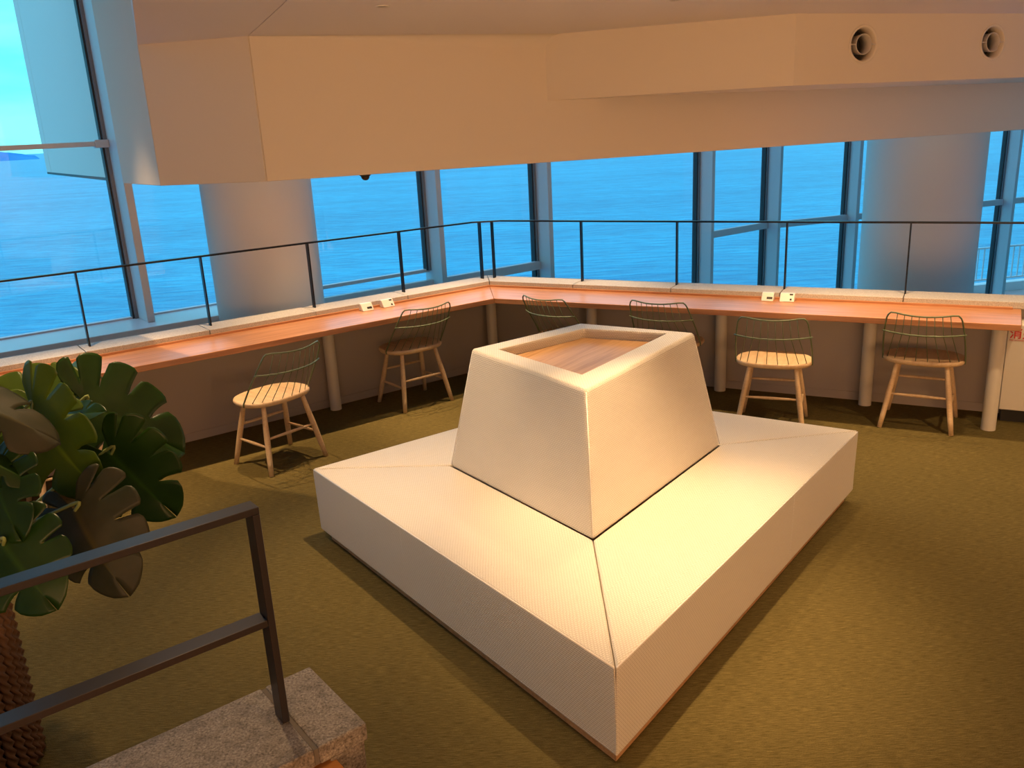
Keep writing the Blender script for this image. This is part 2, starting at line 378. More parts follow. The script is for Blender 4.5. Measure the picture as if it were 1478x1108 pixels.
# sills and lower walls of the facade
bm = bmesh.new(); prism(bm, [tuple(PF(-7, -.50)), tuple(PF(1.25, -.50)), tuple(PF(1.25, .09)), tuple(PF(-7, .09))], .15, .65)
struct('trim_20', bm, m_white, 'deep white window ledge behind the left parapet', bevel=.006)
bm = bmesh.new(); prism(bm, [tuple(PF(1.3, -.2)), tuple(PF(8.7, -.2)), tuple(PF(8.7, .09)), tuple(PF(1.3, .09))], -3, -1.25)
struct('trim_21', bm, m_white, 'white kerb at the foot of the far windows', bevel=.006)
bm = bmesh.new(); prism(bm, [tuple(PG(-.0, -.2)), tuple(PG(9.2, -.2)), tuple(PG(9.2, .09)), tuple(PG(-.0, .09))], -3, -1.25)
struct('trim_22', bm, m_white, 'white kerb at the foot of the windows behind the right column', bevel=.006)
bm = bmesh.new(); prism(bm, [tuple(PF(-7, -.48)), tuple(PF(1.25, -.48)), tuple(PF(1.25, .09)), tuple(PF(-7, .09))], -3, .15)
struct('wall_front', bm, m_wall, 'wall below the white window ledge')
# lower landing floor between parapet and facade
bm = bmesh.new(); prism(bm, [tuple(PL(SL, .7)), tuple(corner(.7)), tuple(PR(SR, .7)), tuple(PG(9.2, .1)), tuple(PG(0, .1)), tuple(PF(-7, .1))], -3.1, -3.0)
struct('floor_lower', bm, m_wall, 'lower landing floor far below the windows')

# ------------------------------------------------------------------ columns
def column(name, b0, b1, D, label):
    mid = D2R((b0 + b1) / 2); half = D2R(abs(b1 - b0) / 2); rad = D * math.sin(half)
    bm = bmesh.new(); lathe(bm, [(rad, -3.0), (rad, ZTOP)], 64)
    o = new_obj(name, bm, m_column, smooth=True, bevel=0); o.location = (D * math.sin(mid), D * math.cos(mid), 0)
    md = o.modifiers.new('e', 'EDGE_SPLIT'); tag(o, label, kind='structure')
column('trim_30', -19.1, -12.3, 7.30, 'thick round white column behind the left counter arm')
column('trim_31', 22.7, 29.2, 8.9, 'thick round white column behind the right counter arm')

# ------------------------------------------------------------------ bulkhead (soffit) and ceiling
Cc = Vector((-1.918, 4.923)); Jj = Vector((-1.281, 4.773)); Ee = Vector((4.323, 7.244)); Gg = Vector((-2.392, 5.544)); Mm = Vector((-2.93, 6.80))
dJE = (Ee - Jj).normalized(); nJE = Vector((-dJE.y, dJE.x)); Ef = Jj + dJE * 9.0
g = .0025
def facepanel(pts, back, z0, z1): 
    bm = bmesh.new(); prism(bm, pts + back, z0, z1); return bm
ZJ = .003
root = empty('ceiling_bulkhead', (0, 0, 0)); tag(root, 'deep boxed plaster bulkhead hanging from the ceiling in front of the windows', kind='structure')
th = .16
dCJ = (Jj - Cc).normalized(); nCJ = Vector((-dCJ.y, dCJ.x)); dCG = (Gg - Cc).normalized(); nCG = Vector((dCG.y, -dCG.x))
inner = Cc + (nCJ * .16 + nCG * .16)
# left panel (corner to joint)
bm = bmesh.new(); prism(bm, [tuple(Cc), tuple(Jj - dCJ * g), tuple(Jj - dCJ * g + nCJ * th + dCJ * .03), tuple(inner)], ZB, ZTOP)
new_obj('panel', bm, m_plaster, root, bevel=.003, seg=1)
bm = bmesh.new(); prism(bm, [tuple(Jj + dJE * g), tuple(Ef), tuple(Ef + nJE * th), tuple(Jj + dJE * g + nJE * th)], ZB, ZTOP)
new_obj('panel', bm, m_plaster, root, bevel=.003, seg=1)
bm = bmesh.new(); prism(bm, [tuple(Cc - dCG * .0), tuple(Gg), tuple(Mm), tuple(Mm + Vector((.12, .03))), tuple(Gg + nCG * .16), tuple(inner)][::-1], ZB, ZTOP)
new_obj('return_panel', bm, m_plaster, root, bevel=.003, seg=1)
# exterior continuation of the bulkhead, outside the glass
X0 = Vector((-3.17, 7.20)); X1 = Vector((-5.622, 10.914)); dX = (X1 - X0).normalized(); nX = Vector((dX.y, -dX.x))
bm = bmesh.new(); prism(bm, [tuple(X0), tuple(X1 - dX * .42), tuple(X1 - dX * .42 + nX * .5), tuple(X0 + nX * .5)], 1.77, 6.5)
xr = new_obj('exterior_fascia', bm, m_plaster); tag(xr, 'white fascia wall of the building seen through the left window', kind='structure')
bm = bmesh.new(); prism(bm, [tuple(X1 - dX * .405), tuple(X1), tuple(X1 + nX * .5), tuple(X1 - dX * .405 + nX * .5)], 1.77, 6.5)
new_obj('end_panel', bm, m_plaster, xr)
bm = bmesh.new(); prism(bm, [tuple(X0), tuple(X1), tuple(X1 + nX * .5), tuple(X0 + nX * .5)], 1.745, 1.769)
new_obj('drip_edge', bm, m_gasket, xr)

# ceiling: room-side of the bulkhead, with a shadow-gap joint from the panel joint
ce1 = Vector((-1.346, 3.474)); cdir = (ce1 - Cc).normalized()
cEdge = Cc + cdir * 9.0
jdir = (Vector((-.809, 3.66)) - Vector((-1.281, 4.773))).normalized(); jEnd = Jj + jdir * 9.0
bm = bmesh.new(); prism(bm, [tuple(Cc), tuple(Jj - Vector((.0025, 0))), tuple(jEnd - Vector((.0025, 0))), tuple(cEdge)], ZC, ZC + .2)
cl = struct('ceiling', bm, m_ceil, 'low pinkish white plaster ceiling over the seating area')
bm = bmesh.new(); prism(bm, [tuple(Jj + Vector((.0025, 0))), tuple(Ef), (8.5, -3.6), tuple(jEnd + Vector((.0025, 0)))], ZC, ZC + .2)
new_obj('ceiling_panel', bm, m_ceil, cl)
# soft cove between ceiling and bulkhead, from the joint rightwards
bm = bmesh.new(); R_ = .07
a0, a1 = Jj + dJE * .7, Ef
vs = []
for q, rr in ((Jj + dJE * .02, .004), (Jj + dJE * .6, .03), (Jj + dJE * 1.4, R_), (Ef, R_)):
    ring = [Vector((q.x, q.y, ZC - rr)) + Vector((nJE.x, nJE.y, 0)) * .0]
    pts = []
    for k in range(9):
        a = k / 8 * PI / 2
        off = -rr * (1 - math.cos(a)); zz = ZC - rr + rr * math.sin(a)
        pts.append(bm.verts.new((q.x + nJE.x * (off - .001), q.y + nJE.y * (off - .001), zz - .001)))
    vs.append(pts)
for A, B in zip(vs, vs[1:]):
    for k in range(8): bm.faces.new((A[k], A[k + 1], B[k + 1], B[k]))
new_obj('cove', bm, m_plaster, root, smooth=True)

# vent bulkhead
ZV = 2.156
V0 = Jj + dJE * 1.731; V1 = Vector((1.660, 5.017)); V2 = Vector((3.343, 5.670)); dV = (V2 - V1).normalized(); nV = Vector((-dV.y, dV.x)); V3 = V1 + dV * 5.2
V0 = Vector((.304, 5.472))
vb = empty('vent_bulkhead'); tag(vb, 'plaster box bulkhead with two round air nozzles at upper right', kind='structure')
vents = [Vector((2.112, 5.192)), Vector((3.060, 5.560))]; zvent = 2.367; rv = .094
bm = bmesh.new(); e = .0
prism(bm, [tuple(V0), tuple(V1), tuple(V1 + nV * .25), tuple(V0 + dJE * .35)], ZV, ZC + .02); new_obj('panel', bm, m_plaster, vb)
# front face with two circular holes, as a strip mesh
bm = bmesh.new()
def vp(s, z, o=0): q = V1 + dV * s + nV * o; return bm.verts.new((q.x, q.y, z))
sv = [(v - V1).dot(dV) for v in vents]; NZ = 32
bounds = [0.0, sv[0] - .14, sv[0] + .14, sv[1] - .14, sv[1] + .14, 5.2]
def quad(s0, s1): bm.faces.new((vp(s0, ZV), vp(s1, ZV), vp(s1, ZC + .02), vp(s0, ZC + .02)))
quad(bounds[0], bounds[1]); quad(bounds[2], bounds[3]); quad(bounds[4], bounds[5])
for s in sv:
    zl, zh = ZV, ZC + .02
    outer = []; inn = []; inn2 = []
    for k in range(NZ):
        a = 2 * PI * k / NZ; ca, sa_ = math.cos(a), math.sin(a)
        inn.append(vp(s + rv * ca, zvent + rv * sa_)); inn2.append(vp(s + rv * ca, zvent + rv * sa_, .12))
        tx = .14 / abs(ca) if abs(ca) > 1e-6 else 9; tz = ((zh - zvent) if sa_ > 0 else (zvent - zl)) / abs(sa_) if abs(sa_) > 1e-6 else 9
        m_ = min(tx, tz); outer.append(vp(s + m_ * ca, zvent + m_ * sa_))
    for k in range(NZ):
        j = (k + 1) % NZ; bm.faces.new((outer[k], outer[j], inn[j], inn[k])); bm.faces.new((inn[k], inn[j], inn2[j], inn2[k]))
    # fill box corners
    for cx, cz in ((1, 1), (-1, 1), (-1, -1), (1, -1)):
        k0 = None
    import itertools
    corners = [(s + .14, zh), (s - .14, zh), (s - .14, zl), (s + .14, zl)]
    for cx, cz in corners:
        ang = math.atan2(cz - zvent, cx - s) % (2 * PI); k = int(ang / (2 * PI) * NZ) % NZ; j = (k + 1) % NZ
        bm.faces.new((outer[k], vp(cx - s + s, cz), outer[j]))
bmesh.ops.remove_doubles(bm, verts=bm.verts[:], dist=1e-5)
new_obj('front_panel', bm, m_plaster, vb)
bm = bmesh.new(); prism(bm, [tuple(V1 + nV * .001), tuple(V3 + nV * .001), tuple(V3 + nV * 1.1), tuple(V1 + nV * .75), tuple(V0 + Vector((.02, .0)))], ZV + .0005, ZV + .02)
new_obj('underside', bm, m_plaster, vb)
for v in vents:
    o = empty('air_nozzle', (v.x, v.y, zvent), math.atan2(dV.y, dV.x))
    tag(o, ('left' if v is vents[0] else 'right') + ' round air nozzle with inner ring set in the upper right bulkhead', 'air vent', 'round air nozzles in the bulkhead')
    bm = bmesh.new(); n_ = 40; prof = [(.094, -.001), (.100, -.004), (.106, -.002), (.106, .0), (.094, .001), (.089, .1), (.086, .1), (.090, .0)]
    def ringmesh(bm, prof):
        rs = [[bm.verts.new((q[0] * math.cos(2 * PI * k / n_), q[1], q[0] * math.sin(2 * PI * k / n_))) for k in range(n_)] for q in prof]
        for A, B in zip(rs, rs[1:] + rs[:1]):
            for k in range(n_): bm.faces.new((A[k], A[(k + 1) % n_], B[(k + 1) % n_], B[k]))
    ringmesh(bm, prof); new_obj('outer_ring', bm, m_plaster, o, smooth=True)
    bm = bmesh.new(); ringmesh(bm, [(.052, -.002), (.056, -.004), (.057, .0), (.050, .075), (.046, .075)]); new_obj('inner_ring', bm, m_ventin, o, smooth=True)
    bm = bmesh.new(); box(bm, -.091, -.054, -.001, .012, -.003, .003); new_obj('spoke', bm, m_ventin, o)
    bm = bmesh.new(); box(bm, .054, .091, -.001, .012, -.003, .003); new_obj('spoke', bm, m_ventin, o)
    bm = bmesh.new(); bmesh.ops.create_circle(bm, cap_ends=True, radius=.093, segments=32); bmesh.ops.rotate(bm, verts=bm.verts, matrix=Matrix.Rotation(PI / 2, 3, 'X')); bmesh.ops.translate(bm, verts=bm.verts, vec=(0, .09, 0)); new_obj('duct_back', bm, m_dark, o)

# upper roof, rear and side walls closing the double height space
bm = bmesh.new(); prism(bm, [(-9.5, 2.8), tuple(PF(-6.9, .1)), tuple(PF(8.64, .1)), tuple(PG(9.2, .1)), (13, 5), (9, -4), (-7, -4)][::-1], ZTOP, ZTOP + .2)
struct('ceiling_upper', bm, m_ceil, 'high ceiling above the window void')
bm = bmesh.new(); box(bm, -7.2, 9, -4.0, -3.8, -.2, ZTOP); struct('wall_back', bm, m_plaster, 'rear wall behind the stair')
q0, q1 = PF(-6.9, 0), Vector((-7.0, -3.8))
bm = bmesh.new(); prism(bm, [tuple(q0), tuple(q1), (q1.x - .2, q1.y), (q0.x - .2, q0.y)], -3, ZTOP); struct('wall_far_left', bm, m_plaster, 'side wall beyond the left windows')
q0, q1 = PG(9.1, 0), Vector((8.8, -3.8))
bm = bmesh.new(); prism(bm, [tuple(q0), tuple(q1), (q1.x + .2, q1.y), (q0.x + .2, q0.y)], -3, ZTOP); struct('wall_far_right', bm, m_plaster, 'side wall beyond the right windows')
bm = bmesh.new(); prism(bm, [tuple(PR(SR, .72)), (5.2, -3.8), (5.35, -3.8), tuple(PR(SR, .72) + Vector((.15, 0)))], -.2, ZC); struct('wall_side', bm, m_plaster, 'partition wall at the right end of the seating area')

# ------------------------------------------------------------------ ceiling downlights
for n_, ((x, y), _, _e, _z) in enumerate(ceil_lamps[:3]):
    o = empty('downlight', (x, y, ZC)); 
    vis = y > 3.9
    lab = {0: 'recessed ceiling downlight nearest the left bulkhead corner, above the seat', 1: 'recessed ceiling downlight above the middle of the upholstered seat', 2: 'recessed ceiling downlight nearest the air nozzles'}.get(n_, 'recessed ceiling downlight out of view above the seating area')
    tag(o, lab, 'downlight', 'recessed ceiling downlights')
    bm = bmesh.new(); lathe(bm, [(.020, -.002), (.028, -.004), (.030, 0), (.022, 0)], 20, cap=False); new_obj('trim_ring', bm, m_plastic, o, smooth=True)

# ------------------------------------------------------------------ counter
cw = .48; zc0, zc1 = .695, .735
ctr = empty('window_counter', (CO.x, CO.y, 0)); tag(ctr, 'long timber worktop bent along both parapet walls on white tube legs', 'counter')
def in_parent(o, par): o.parent = par; o.matrix_parent_inverse = Matrix.Translation((-par.location.x, -par.location.y, -par.location.z)); return o
def armloc(v, side):
    g, d, n = (L0, dL, nL) if side == 'L' else (CO, dR, nR)
    return ((v - g).dot(d), (v - g).dot(n))
REND = 3.575
for side in 'LR':
    if side == 'L': q = [armloc(PL(SL, 0), 'L'), armloc(corner(0) - dL * .001, 'L'), armloc(corner(cw) - dL * .001, 'L'), armloc(PL(SL, cw), 'L')]
    else: q = [armloc(corner(0) + dR * .001, 'R'), (REND, 0), (REND + .02, cw), armloc(corner(cw) + dR * .001, 'R')]
    bm = bmesh.new(); prism(bm, q, zc0, zc1); o = new_obj('worktop', bm, m_counter, bevel=.004, seg=2); arm_frame(o, side); in_parent(o, ctr)
    if side == 'L': q = [armloc(PL(SL, cw - .035), 'L'), armloc(corner(cw - .035), 'L'), armloc(corner(cw - .012), 'L'), armloc(PL(SL, cw - .012), 'L')]
    else: q = [armloc(corner(cw - .035), 'R'), (REND - .03, cw - .035), (REND - .03, cw - .012), armloc(corner(cw - .012), 'R')]
    bm = bmesh.new(); prism(bm, q, zc1, zc1 + .014); o = new_obj('upstand', bm, m_counter); arm_frame(o, side); in_parent(o, ctr)
legs = [PL(-2.4, .45), PL(-.35, .45), PL(1.727, .47), corner(.45), PR(.63, .46), PR(1.67, .485), PR(2.708, .465), PR(3.474, .19)]
for q in legs:
    bm = bmesh.new(); lathe(bm, [(.043, 0), (.043, zc0)], 24); o = new_obj('leg', bm, m_leg, smooth=True); o.modifiers.new('e', 'EDGE_SPLIT'); o.location = (q.x, q.y, 0); in_parent(o, ctr)

# power outlets on the worktop
def outlet(side, s, label, w_=.11, kind=0):
    q = (PL if side == 'L' else PR)(s, cw - .075); d = dL if side == 'L' else dR
    o = empty('power_outlet', (q.x, q.y, zc1), math.atan2(d.y, d.x)); tag(o, label, 'power outlet', 'outlet boxes on the worktop')
    bm = bmesh.new(); hw = w_ / 2
    prof = [(-.04, 0), (.03, 0), (.03, .055), (.0, .055)]
    a = [bm.verts.new((-hw, y, z)) for y, z in prof]; b = [bm.verts.new((hw, y, z)) for y, z in prof]
    bm.faces.new(a); bm.faces.new(b[::-1])
    for i in range(4): bm.faces.new((a[i], b[i], b[(i + 1) % 4], a[(i + 1) % 4]))
    new_obj('housing', bm, m_plastic, o, bevel=.005, seg=2)
    def on_face(x0, x1, t0, t1, m_, nm):
        bm = bmesh.new(); A = Vector((0, -.04, 0)); B = Vector((0, 0, .055)); up_ = (B - A); n = Vector((0, -up_.z, up_.y)).normalized()
        vs = [A + up_ * t + Vector((x, 0, 0)) + n * k for k in (-.002, .0015) for x, t in ((x0, t0), (x1, t0), (x1, t1), (x0, t1))]
        v = [bm.verts.new(q) for q in vs]
        for f in ((0, 1, 2, 3), (7, 6, 5, 4), (0, 4, 5, 1), (1, 5, 6, 2), (2, 6, 7, 3), (3, 7, 4, 0)): bm.faces.new([v[k] for k in f])
        new_obj(nm, bm, m_, o)
    if kind == 0: on_face(-.005, .035, .25, .5, m_dark, 'socket'); 
    else: on_face(hw - .03, hw - .017, .2, .4, m_dark, 'socket'); on_face(hw - .035, hw - .012, .78, .95, m_dark, 'button')
for side, s1, s2, nm in (('L', 2.035, 2.215, 'left counter arm'), ('R', 2.02, 2.155, 'right counter arm')):
    outlet(side, s1, 'small white outlet box with dark slot on the ' + nm, .095 if side == 'L' else .085, 0)
    outlet(side, s2, 'larger plain white outlet box on the ' + nm, .10 if side == 'L' else .1, 1)

# ------------------------------------------------------------------ guard rail on the coping
gr = empty('guard_rail', (CO.x, CO.y, .78)); tag(gr, 'thin black steel guard rail standing on the granite coping', 'railing')
ZR = 1.272; po = .62
pts = [PL(SL, po), PL(3.272 + .03, po), PR(-.33 - .0, po + .02), PR(SR, po)]
bm = bmesh.new()
c_ = corner(po); 
path = [PL(SL, po), PL(3.19, po), PR(-.24, po), PR(SR, po)]
prof = [(-.016, -.006), (.016, -.006), (.016, .006), (-.016, .006)]
rings = []
for i, q in enumerate(path):
    d = (path[min(i + 1, 3)] - path[max(i - 1, 0)]).normalized(); n = Vector((-d.y, d.x))
    rings.append([bm.verts.new((q.x + n.x * a, q.y + n.y * a, ZR - .006 + b)) for a, b in prof])
for A, B in zip(rings, rings[1:]):
    for k in range(4): bm.faces.new((A[k], A[(k + 1) % 4], B[(k + 1) % 4], B[k]))
bm.faces.new(rings[0]); bm.faces.new(rings[-1][::-1])
in_parent(new_obj('top_rail', bm, m_rail), gr)
posts = [(PL, .132 - .79 * k, dL) for k in (4, 3, 2, 1)] + [(PL, s, dL) for s in (.132, .922, 1.711, 2.49, 3.272)] + [(PR, s, dR) for s in (-.324, .493, 1.284, 2.095, 2.903, 3.71, 4.52, 5.33)]
for P_, s, d in posts:
    q = P_(s, po); n = Vector((-d.y, d.x)); bm = bmesh.new()
    prism(bm, [tuple(q + d * a + n * b) for a, b in ((-.005, -.019), (.005, -.019), (.005, .019), (-.005, .019))], .78, ZR - .012)
    in_parent(new_obj('post', bm, m_rail), gr)

# ------------------------------------------------------------------ dome camera under bulkhead
q = Vector((-.79, 5.08)); o = empty('dome_camera', (q.x, q.y, ZB)); tag(o, 'tiny dark dome camera under the bulkhead edge', 'camera')
bm = bmesh.new(); lathe(bm, [(.030, 0), (.032, -.006), (.026, -.012)], 20); new_obj('base', bm, m_dark, o, smooth=True)
bm = bmesh.new(); lathe(bm, [(.025, -.010), (.023, -.022), (.014, -.032), (.002, -.035)], 20); new_obj('dome', bm, m_dark, o, smooth=True)

# ------------------------------------------------------------------ ottoman
A_L, A_F, A_R, A_K = (-1.039, 4.030), (.275, 2.246), (1.810, 4.177), (.424, 5.084)
B_L, B_F, B_R, B_K = (-.3305, 3.981), (.296, 3.104), (1.056, 4.079), (.401, 4.508)
T_L, T_F, T_R, T_K = (-.188, 3.958), (.291, 3.205), (.909, 4.050), (.379, 4.391)
I_L, I_F, I_R, I_K = (-.050, 3.93), (.297, 3.440), (.769, 4.079), (.383, 4.262)
cen = Vector((.36, 3.85))
ott = empty('upholstered_bench', (cen.x, cen.y, 0)); tag(ott, 'large cream upholstered island bench with tapered central backrest', 'bench')
def V2_(q): return Vector(q[:2])
def uv_faces(o):
    me = o.data; uvl = me.uv_layers.new(name='UVMap')
    for f in me.polygons:
        n = f.normal
        if abs(n.z) > .8: 
            u = Vector((.79, .61, 0))
        else: u = Vector((-n.y, n.x, 0)).normalized()
        v = n.cross(u)
        for li in f.loop_indices:
            co = me.vertices[me.loops[li].vertex_index].co; uvl.data[li].uv = (co.dot(u), co.dot(v))
def seatpiece(a, b, bi, ai, ga, gb, name='seat_cushion'):
    """a,b outer corners; ai,bi inner; shrink by gaps"""
    a, b, ai, bi = map(V2_, (a, b, ai, bi)); bm = bmesh.new()
    d = (b - a).normalized(); di = (bi - ai).normalized()
    pts = [a + d * ga, b - d * gb, bi - di * gb, ai + di * ga]
    nin = Vector((-d.y, d.x)); 
    if (ai - a).dot(nin) < 0: nin = -nin
    z0 = .052; zt_ = .40
    lo = [q for q in pts]
    pp = [tuple(q) for q in pts]
    # top crown: subdivide the top
    n = 12; rows = []
    for j in range(7):
        tj = j / 6; row = []
        for i in range(n + 1):
            ti = i / n; q = (pts[0].lerp(pts[1], ti)).lerp(pts[3].lerp(pts[2], ti), tj)
            dome = .010 * (math.sin(PI * ti) ** .5 if 0 < ti < 1 else 0) * math.sin(PI * min(1, tj * 1.0)) 
            row.append(bm.verts.new((q.x, q.y, zt_ - .004 + dome)))
        rows.append(row)
    for r0, r1 in zip(rows, rows[1:]):
        for i in range(n): bm.faces.new((r0[i], r0[i + 1], r1[i + 1], r1[i]))
    ring = rows[0] + [r_[-1] for r_ in rows[1:]] + rows[-1][-2::-1] + [r_[0] for r_ in rows[-2:0:-1]]
    bot = []
    for v in ring:
        q = Vector((v.co.x, v.co.y)); t_ = max(0, 1 - (q - a).dot(nin) / .05); bot.append(bm.verts.new((q.x + nin.x * .008 * t_, q.y + nin.y * .008 * t_, z0)))
    m_ = len(ring)
    for i in range(m_): bm.faces.new((ring[i], bot[i], bot[(i + 1) % m_], ring[(i + 1) % m_]))
    bm.faces.new(bot)
    o = new_obj(name, bm, m_vinyl, bevel=.012, seg=3, angle=50); uv_faces(o); in_parent(o, ott); return o
def lerp2(a, b, t): return tuple(V2_(a).lerp(V2_(b), t))
gp = .0015
seatpiece(A_L, A_F, B_F, B_L, gp, gp)
seatpiece(A_F, A_R, B_R, B_F, gp, gp)
seatpiece(A_R, A_K, B_K, B_R, gp, gp)
seatpiece(A_K, A_L, B_L, B_K, gp, gp)
# piping along the outer top edge
for a, b in ((A_L, A_F), (A_F, A_R), (A_R, A_K), (A_K, A_L)):
    a, b = V2_(a), V2_(b); d = (b - a).normalized(); n = Vector((-d.y, d.x)); n = n if (cen - a).dot(n) > 0 else -n
    bm = bmesh.new(); q0 = a + d * .012 + n * .0045; q1 = b - d * .012 + n * .0045
    tube(bm, [(q0.x, q0.y, .3905), (q1.x, q1.y, .3905)], .0032, 8); in_parent(new_obj('piping', bm, m_piping, smooth=True), ott)
# cross seams half way along the two long seats
for a, b, ai, bi, t_ in ((A_L, A_F, B_L, B_F, .40), (A_F, A_R, B_F, B_R, .62)):
    q0 = V2_(lerp2(a, b, t_)); q1 = V2_(lerp2(ai, bi, t_)); d = (q1 - q0).normalized()
    qa = q0 + d * .0005; qb = q0 + d * .009
    bm = bmesh.new(); tube(bm, [(qb.x, qb.y, .06), (qa.x + d.x * .001, qa.y + d.y * .001, .385)], .0016, 6); in_parent(new_obj('seam', bm, m_piping, smooth=True), ott)
# plinth
def inset(pts, k): return [tuple(V2_(q) + (cen - V2_(q)).normalized() * k) for q in pts]
bm = bmesh.new(); prism(bm, inset([A_L, A_F, A_R, A_K], .06), 0, .054); in_parent(new_obj('plinth', bm, m_tray), ott)
# backrest : four side panels + rim in one upholstered shell
bm = bmesh.new()
def rg(pts, z): return [bm.verts.new((q[0], q[1], z)) for q in pts]
mid = [tuple(V2_(a).lerp(V2_(b), .5) + (V2_(a).lerp(V2_(b), .5) - cen).normalized() * .004) for a, b in zip((B_L, B_F, B_R, B_K), (T_L, T_F, T_R, T_K))]
rs = [rg((B_L, B_F, B_R, B_K), .386), rg((T_L, T_F, T_R, T_K), 1.0), rg((I_L, I_F, I_R, I_K), .998), rg(inset((I_L, I_F, I_R, I_K), -.002), .90)]
for A, B in zip(rs, rs[1:]):
    for k in range(4): bm.faces.new((A[k], A[(k + 1) % 4], B[(k + 1) % 4], B[k]))
bm.faces.new(rs[0]); bm.faces.new(rs[-1])
o = new_obj('backrest', bm, m_vinyl, bevel=.022, seg=4, angle=25); uv_faces(o); in_parent(o, ott)
bm = bmesh.new(); cI = sum((V2_(q) for q in (I_L, I_F, I_R, I_K)), Vector((0, 0))) / 4
dt = V2_(I_L) - V2_(I_F); at_ = math.atan2(*(V2_(I_R) - V2_(I_F)).yx)
rot = Matrix.Rotation(-at_, 2)
prism(bm, [tuple(rot @ (V2_(q) - cI)) for q in (I_L, I_F, I_R, I_K)], .935, .95)
o = new_obj('timber_top', bm, m_tray); o.location = (cI.x, cI.y, 0); o.rotation_euler = (0, 0, at_); in_parent(o, ott)
# seams down the backrest corners
for a, b in ((B_F, T_F), (B_L, T_L), (B_R, T_R), (B_K, T_K)):
    a, b = V2_(a), V2_(b); bm = bmesh.new(); a = a + (cen - a).normalized() * .0065; b = b + (cen - b).normalized() * .0065
    tube(bm, [(a.x, a.y, .40), (b.x, b.y, .985)], .0025, 6); in_parent(new_obj('seam', bm, m_piping, smooth=True), ott)

# ------------------------------------------------------------------ chairs
def make_chair():
    t = empty('counter_chair')
    # seat : rounded wide slab, local +y towards the counter
    bm = bmesh.new(); n = 48; outl = []
    for k in range(n):
        a = 2 * PI * k / n; ca, sa = math.cos(a), math.sin(a)
        e_ = .72; x = .245 * math.copysign(abs(ca) ** e_, ca); y = (.195 if sa > 0 else .165) * math.copysign(abs(sa) ** .85, sa)
        outl.append((x, y))
    prof = [(.86, .422), (.97, .430), (1.0, .440), (1.0, .450), (.985, .457), (.95, .46), (.5, .455)]
    rings = [[bm.verts.new((x * k_, y * k_, z)) for x, y in outl] for k_, z in prof]
    for A, B in zip(rings, rings[1:]):
        for k in range(n): bm.faces.new((A[k], A[(k + 1) % n], B[(k + 1) % n], B[k]))
    bm.faces.new(rings[0][::-1]); bm.faces.new(rings[-1])
    new_obj('seat', bm, m_beech, t, smooth=True)
    tops = {}; bots = {}
    for sx_ in (-1, 1):
        for sy in (-1, 1):
            a = Vector((.145 * sx_, .105 * sy, .43)); b = Vector((.212 * sx_, .197 * sy, 0)); tops[sx_, sy] = a; bots[sx_, sy] = b
            bm = bmesh.new(); tube(bm, [a, a.lerp(b, .12), a.lerp(b, .45), a.lerp(b, .8), b], [.014, .0155, .0185, .017, .0145], 14)
            new_obj('leg', bm, m_beech, t, smooth=True)
    def onleg(k, z): a, b = tops[k], bots[k]; return a.lerp(b, (a.z - z) / a.z)
    for k1, k2, z in (((-1, -1), (1, -1), .225), ((-1, 1), (1, 1), .27), ((-1, -1), (-1, 1), .175), ((1, -1), (1, 1), .175)):
        a, b = onleg(k1, z), onleg(k2, z); bm = bmesh.new(); tube(bm, [a, a.lerp(b, .15), a.lerp(b, .5), a.lerp(b, .85), b], [.006, .008, .0105, .008, .006], 10)
        new_obj('stretcher', bm, m_beech, t, smooth=True)
    # wire back
    def foot(u):      # u in -1..1 round the rear of the seat
        a = u * 1.22; return Vector((.242 * math.sin(a) / math.sin(1.22) * 1.0, -.150 + .105 * (1 - math.cos(a)) / (1 - math.cos(1.22)), .455))
    def top(u): return Vector((.185 * u, -.335 + .055 * u * u, .785 + .012 * u * u))
    def hoop(u): return Vector((.238 * u, -.288 + .085 * abs(u) ** 2.2, .655 + .004 * u * u))
    fl, frr = foot(-1), foot(1)
    bm = bmesh.new(); path = []
    def side_path(s): # from foot up to the rounded corner
        f = foot(s); c = Vector((.212 * s, -.262, .755)); 
        return [f - Vector((0, 0, .02)), f, f.lerp(c, .35) + Vector((.006 * s, 0, 0)), f.lerp(c, .7) + Vector((.006 * s, -.003, 0)), c, Vector((.203 * s, -.272, .777)), Vector((.188 * s, -.279, .792)), top(.85 * s)]
    lp = side_path(-1); rp = side_path(1)
    path = lp + [top(u / 10) for u in range(-6, 7, 2)] + rp[::-1]
    tube(bm, path, .0052, 8); new_obj('back_frame', bm, m_sage, t, smooth=True)
    bm = bmesh.new(); tube(bm, [hoop(u / 12) for u in range(-12, 13)], .0052, 8); new_obj('back_hoop', bm, m_sage, t, smooth=True)
    for k in range(8):
        u = (k - 3.5) / 4.1
        a = foot(u * .93); b = top(u * .93); h_ = hoop(u * .80); h_ = Vector((h_.x, h_.y + .006, h_.z))
        bm = bmesh.new(); tube(bm, [a - Vector((0, 0, .01)), h_, b], .0026, 6); new_obj('spindle', bm, m_sage, t, smooth=True)
    return t
def copy_tree(o, parent=None):
    c = o.copy(); C.objects.link(c)
    if parent: c.parent = parent
    for ch in list(o.children): copy_tree(ch, c)
    return c
chair0 = make_chair()
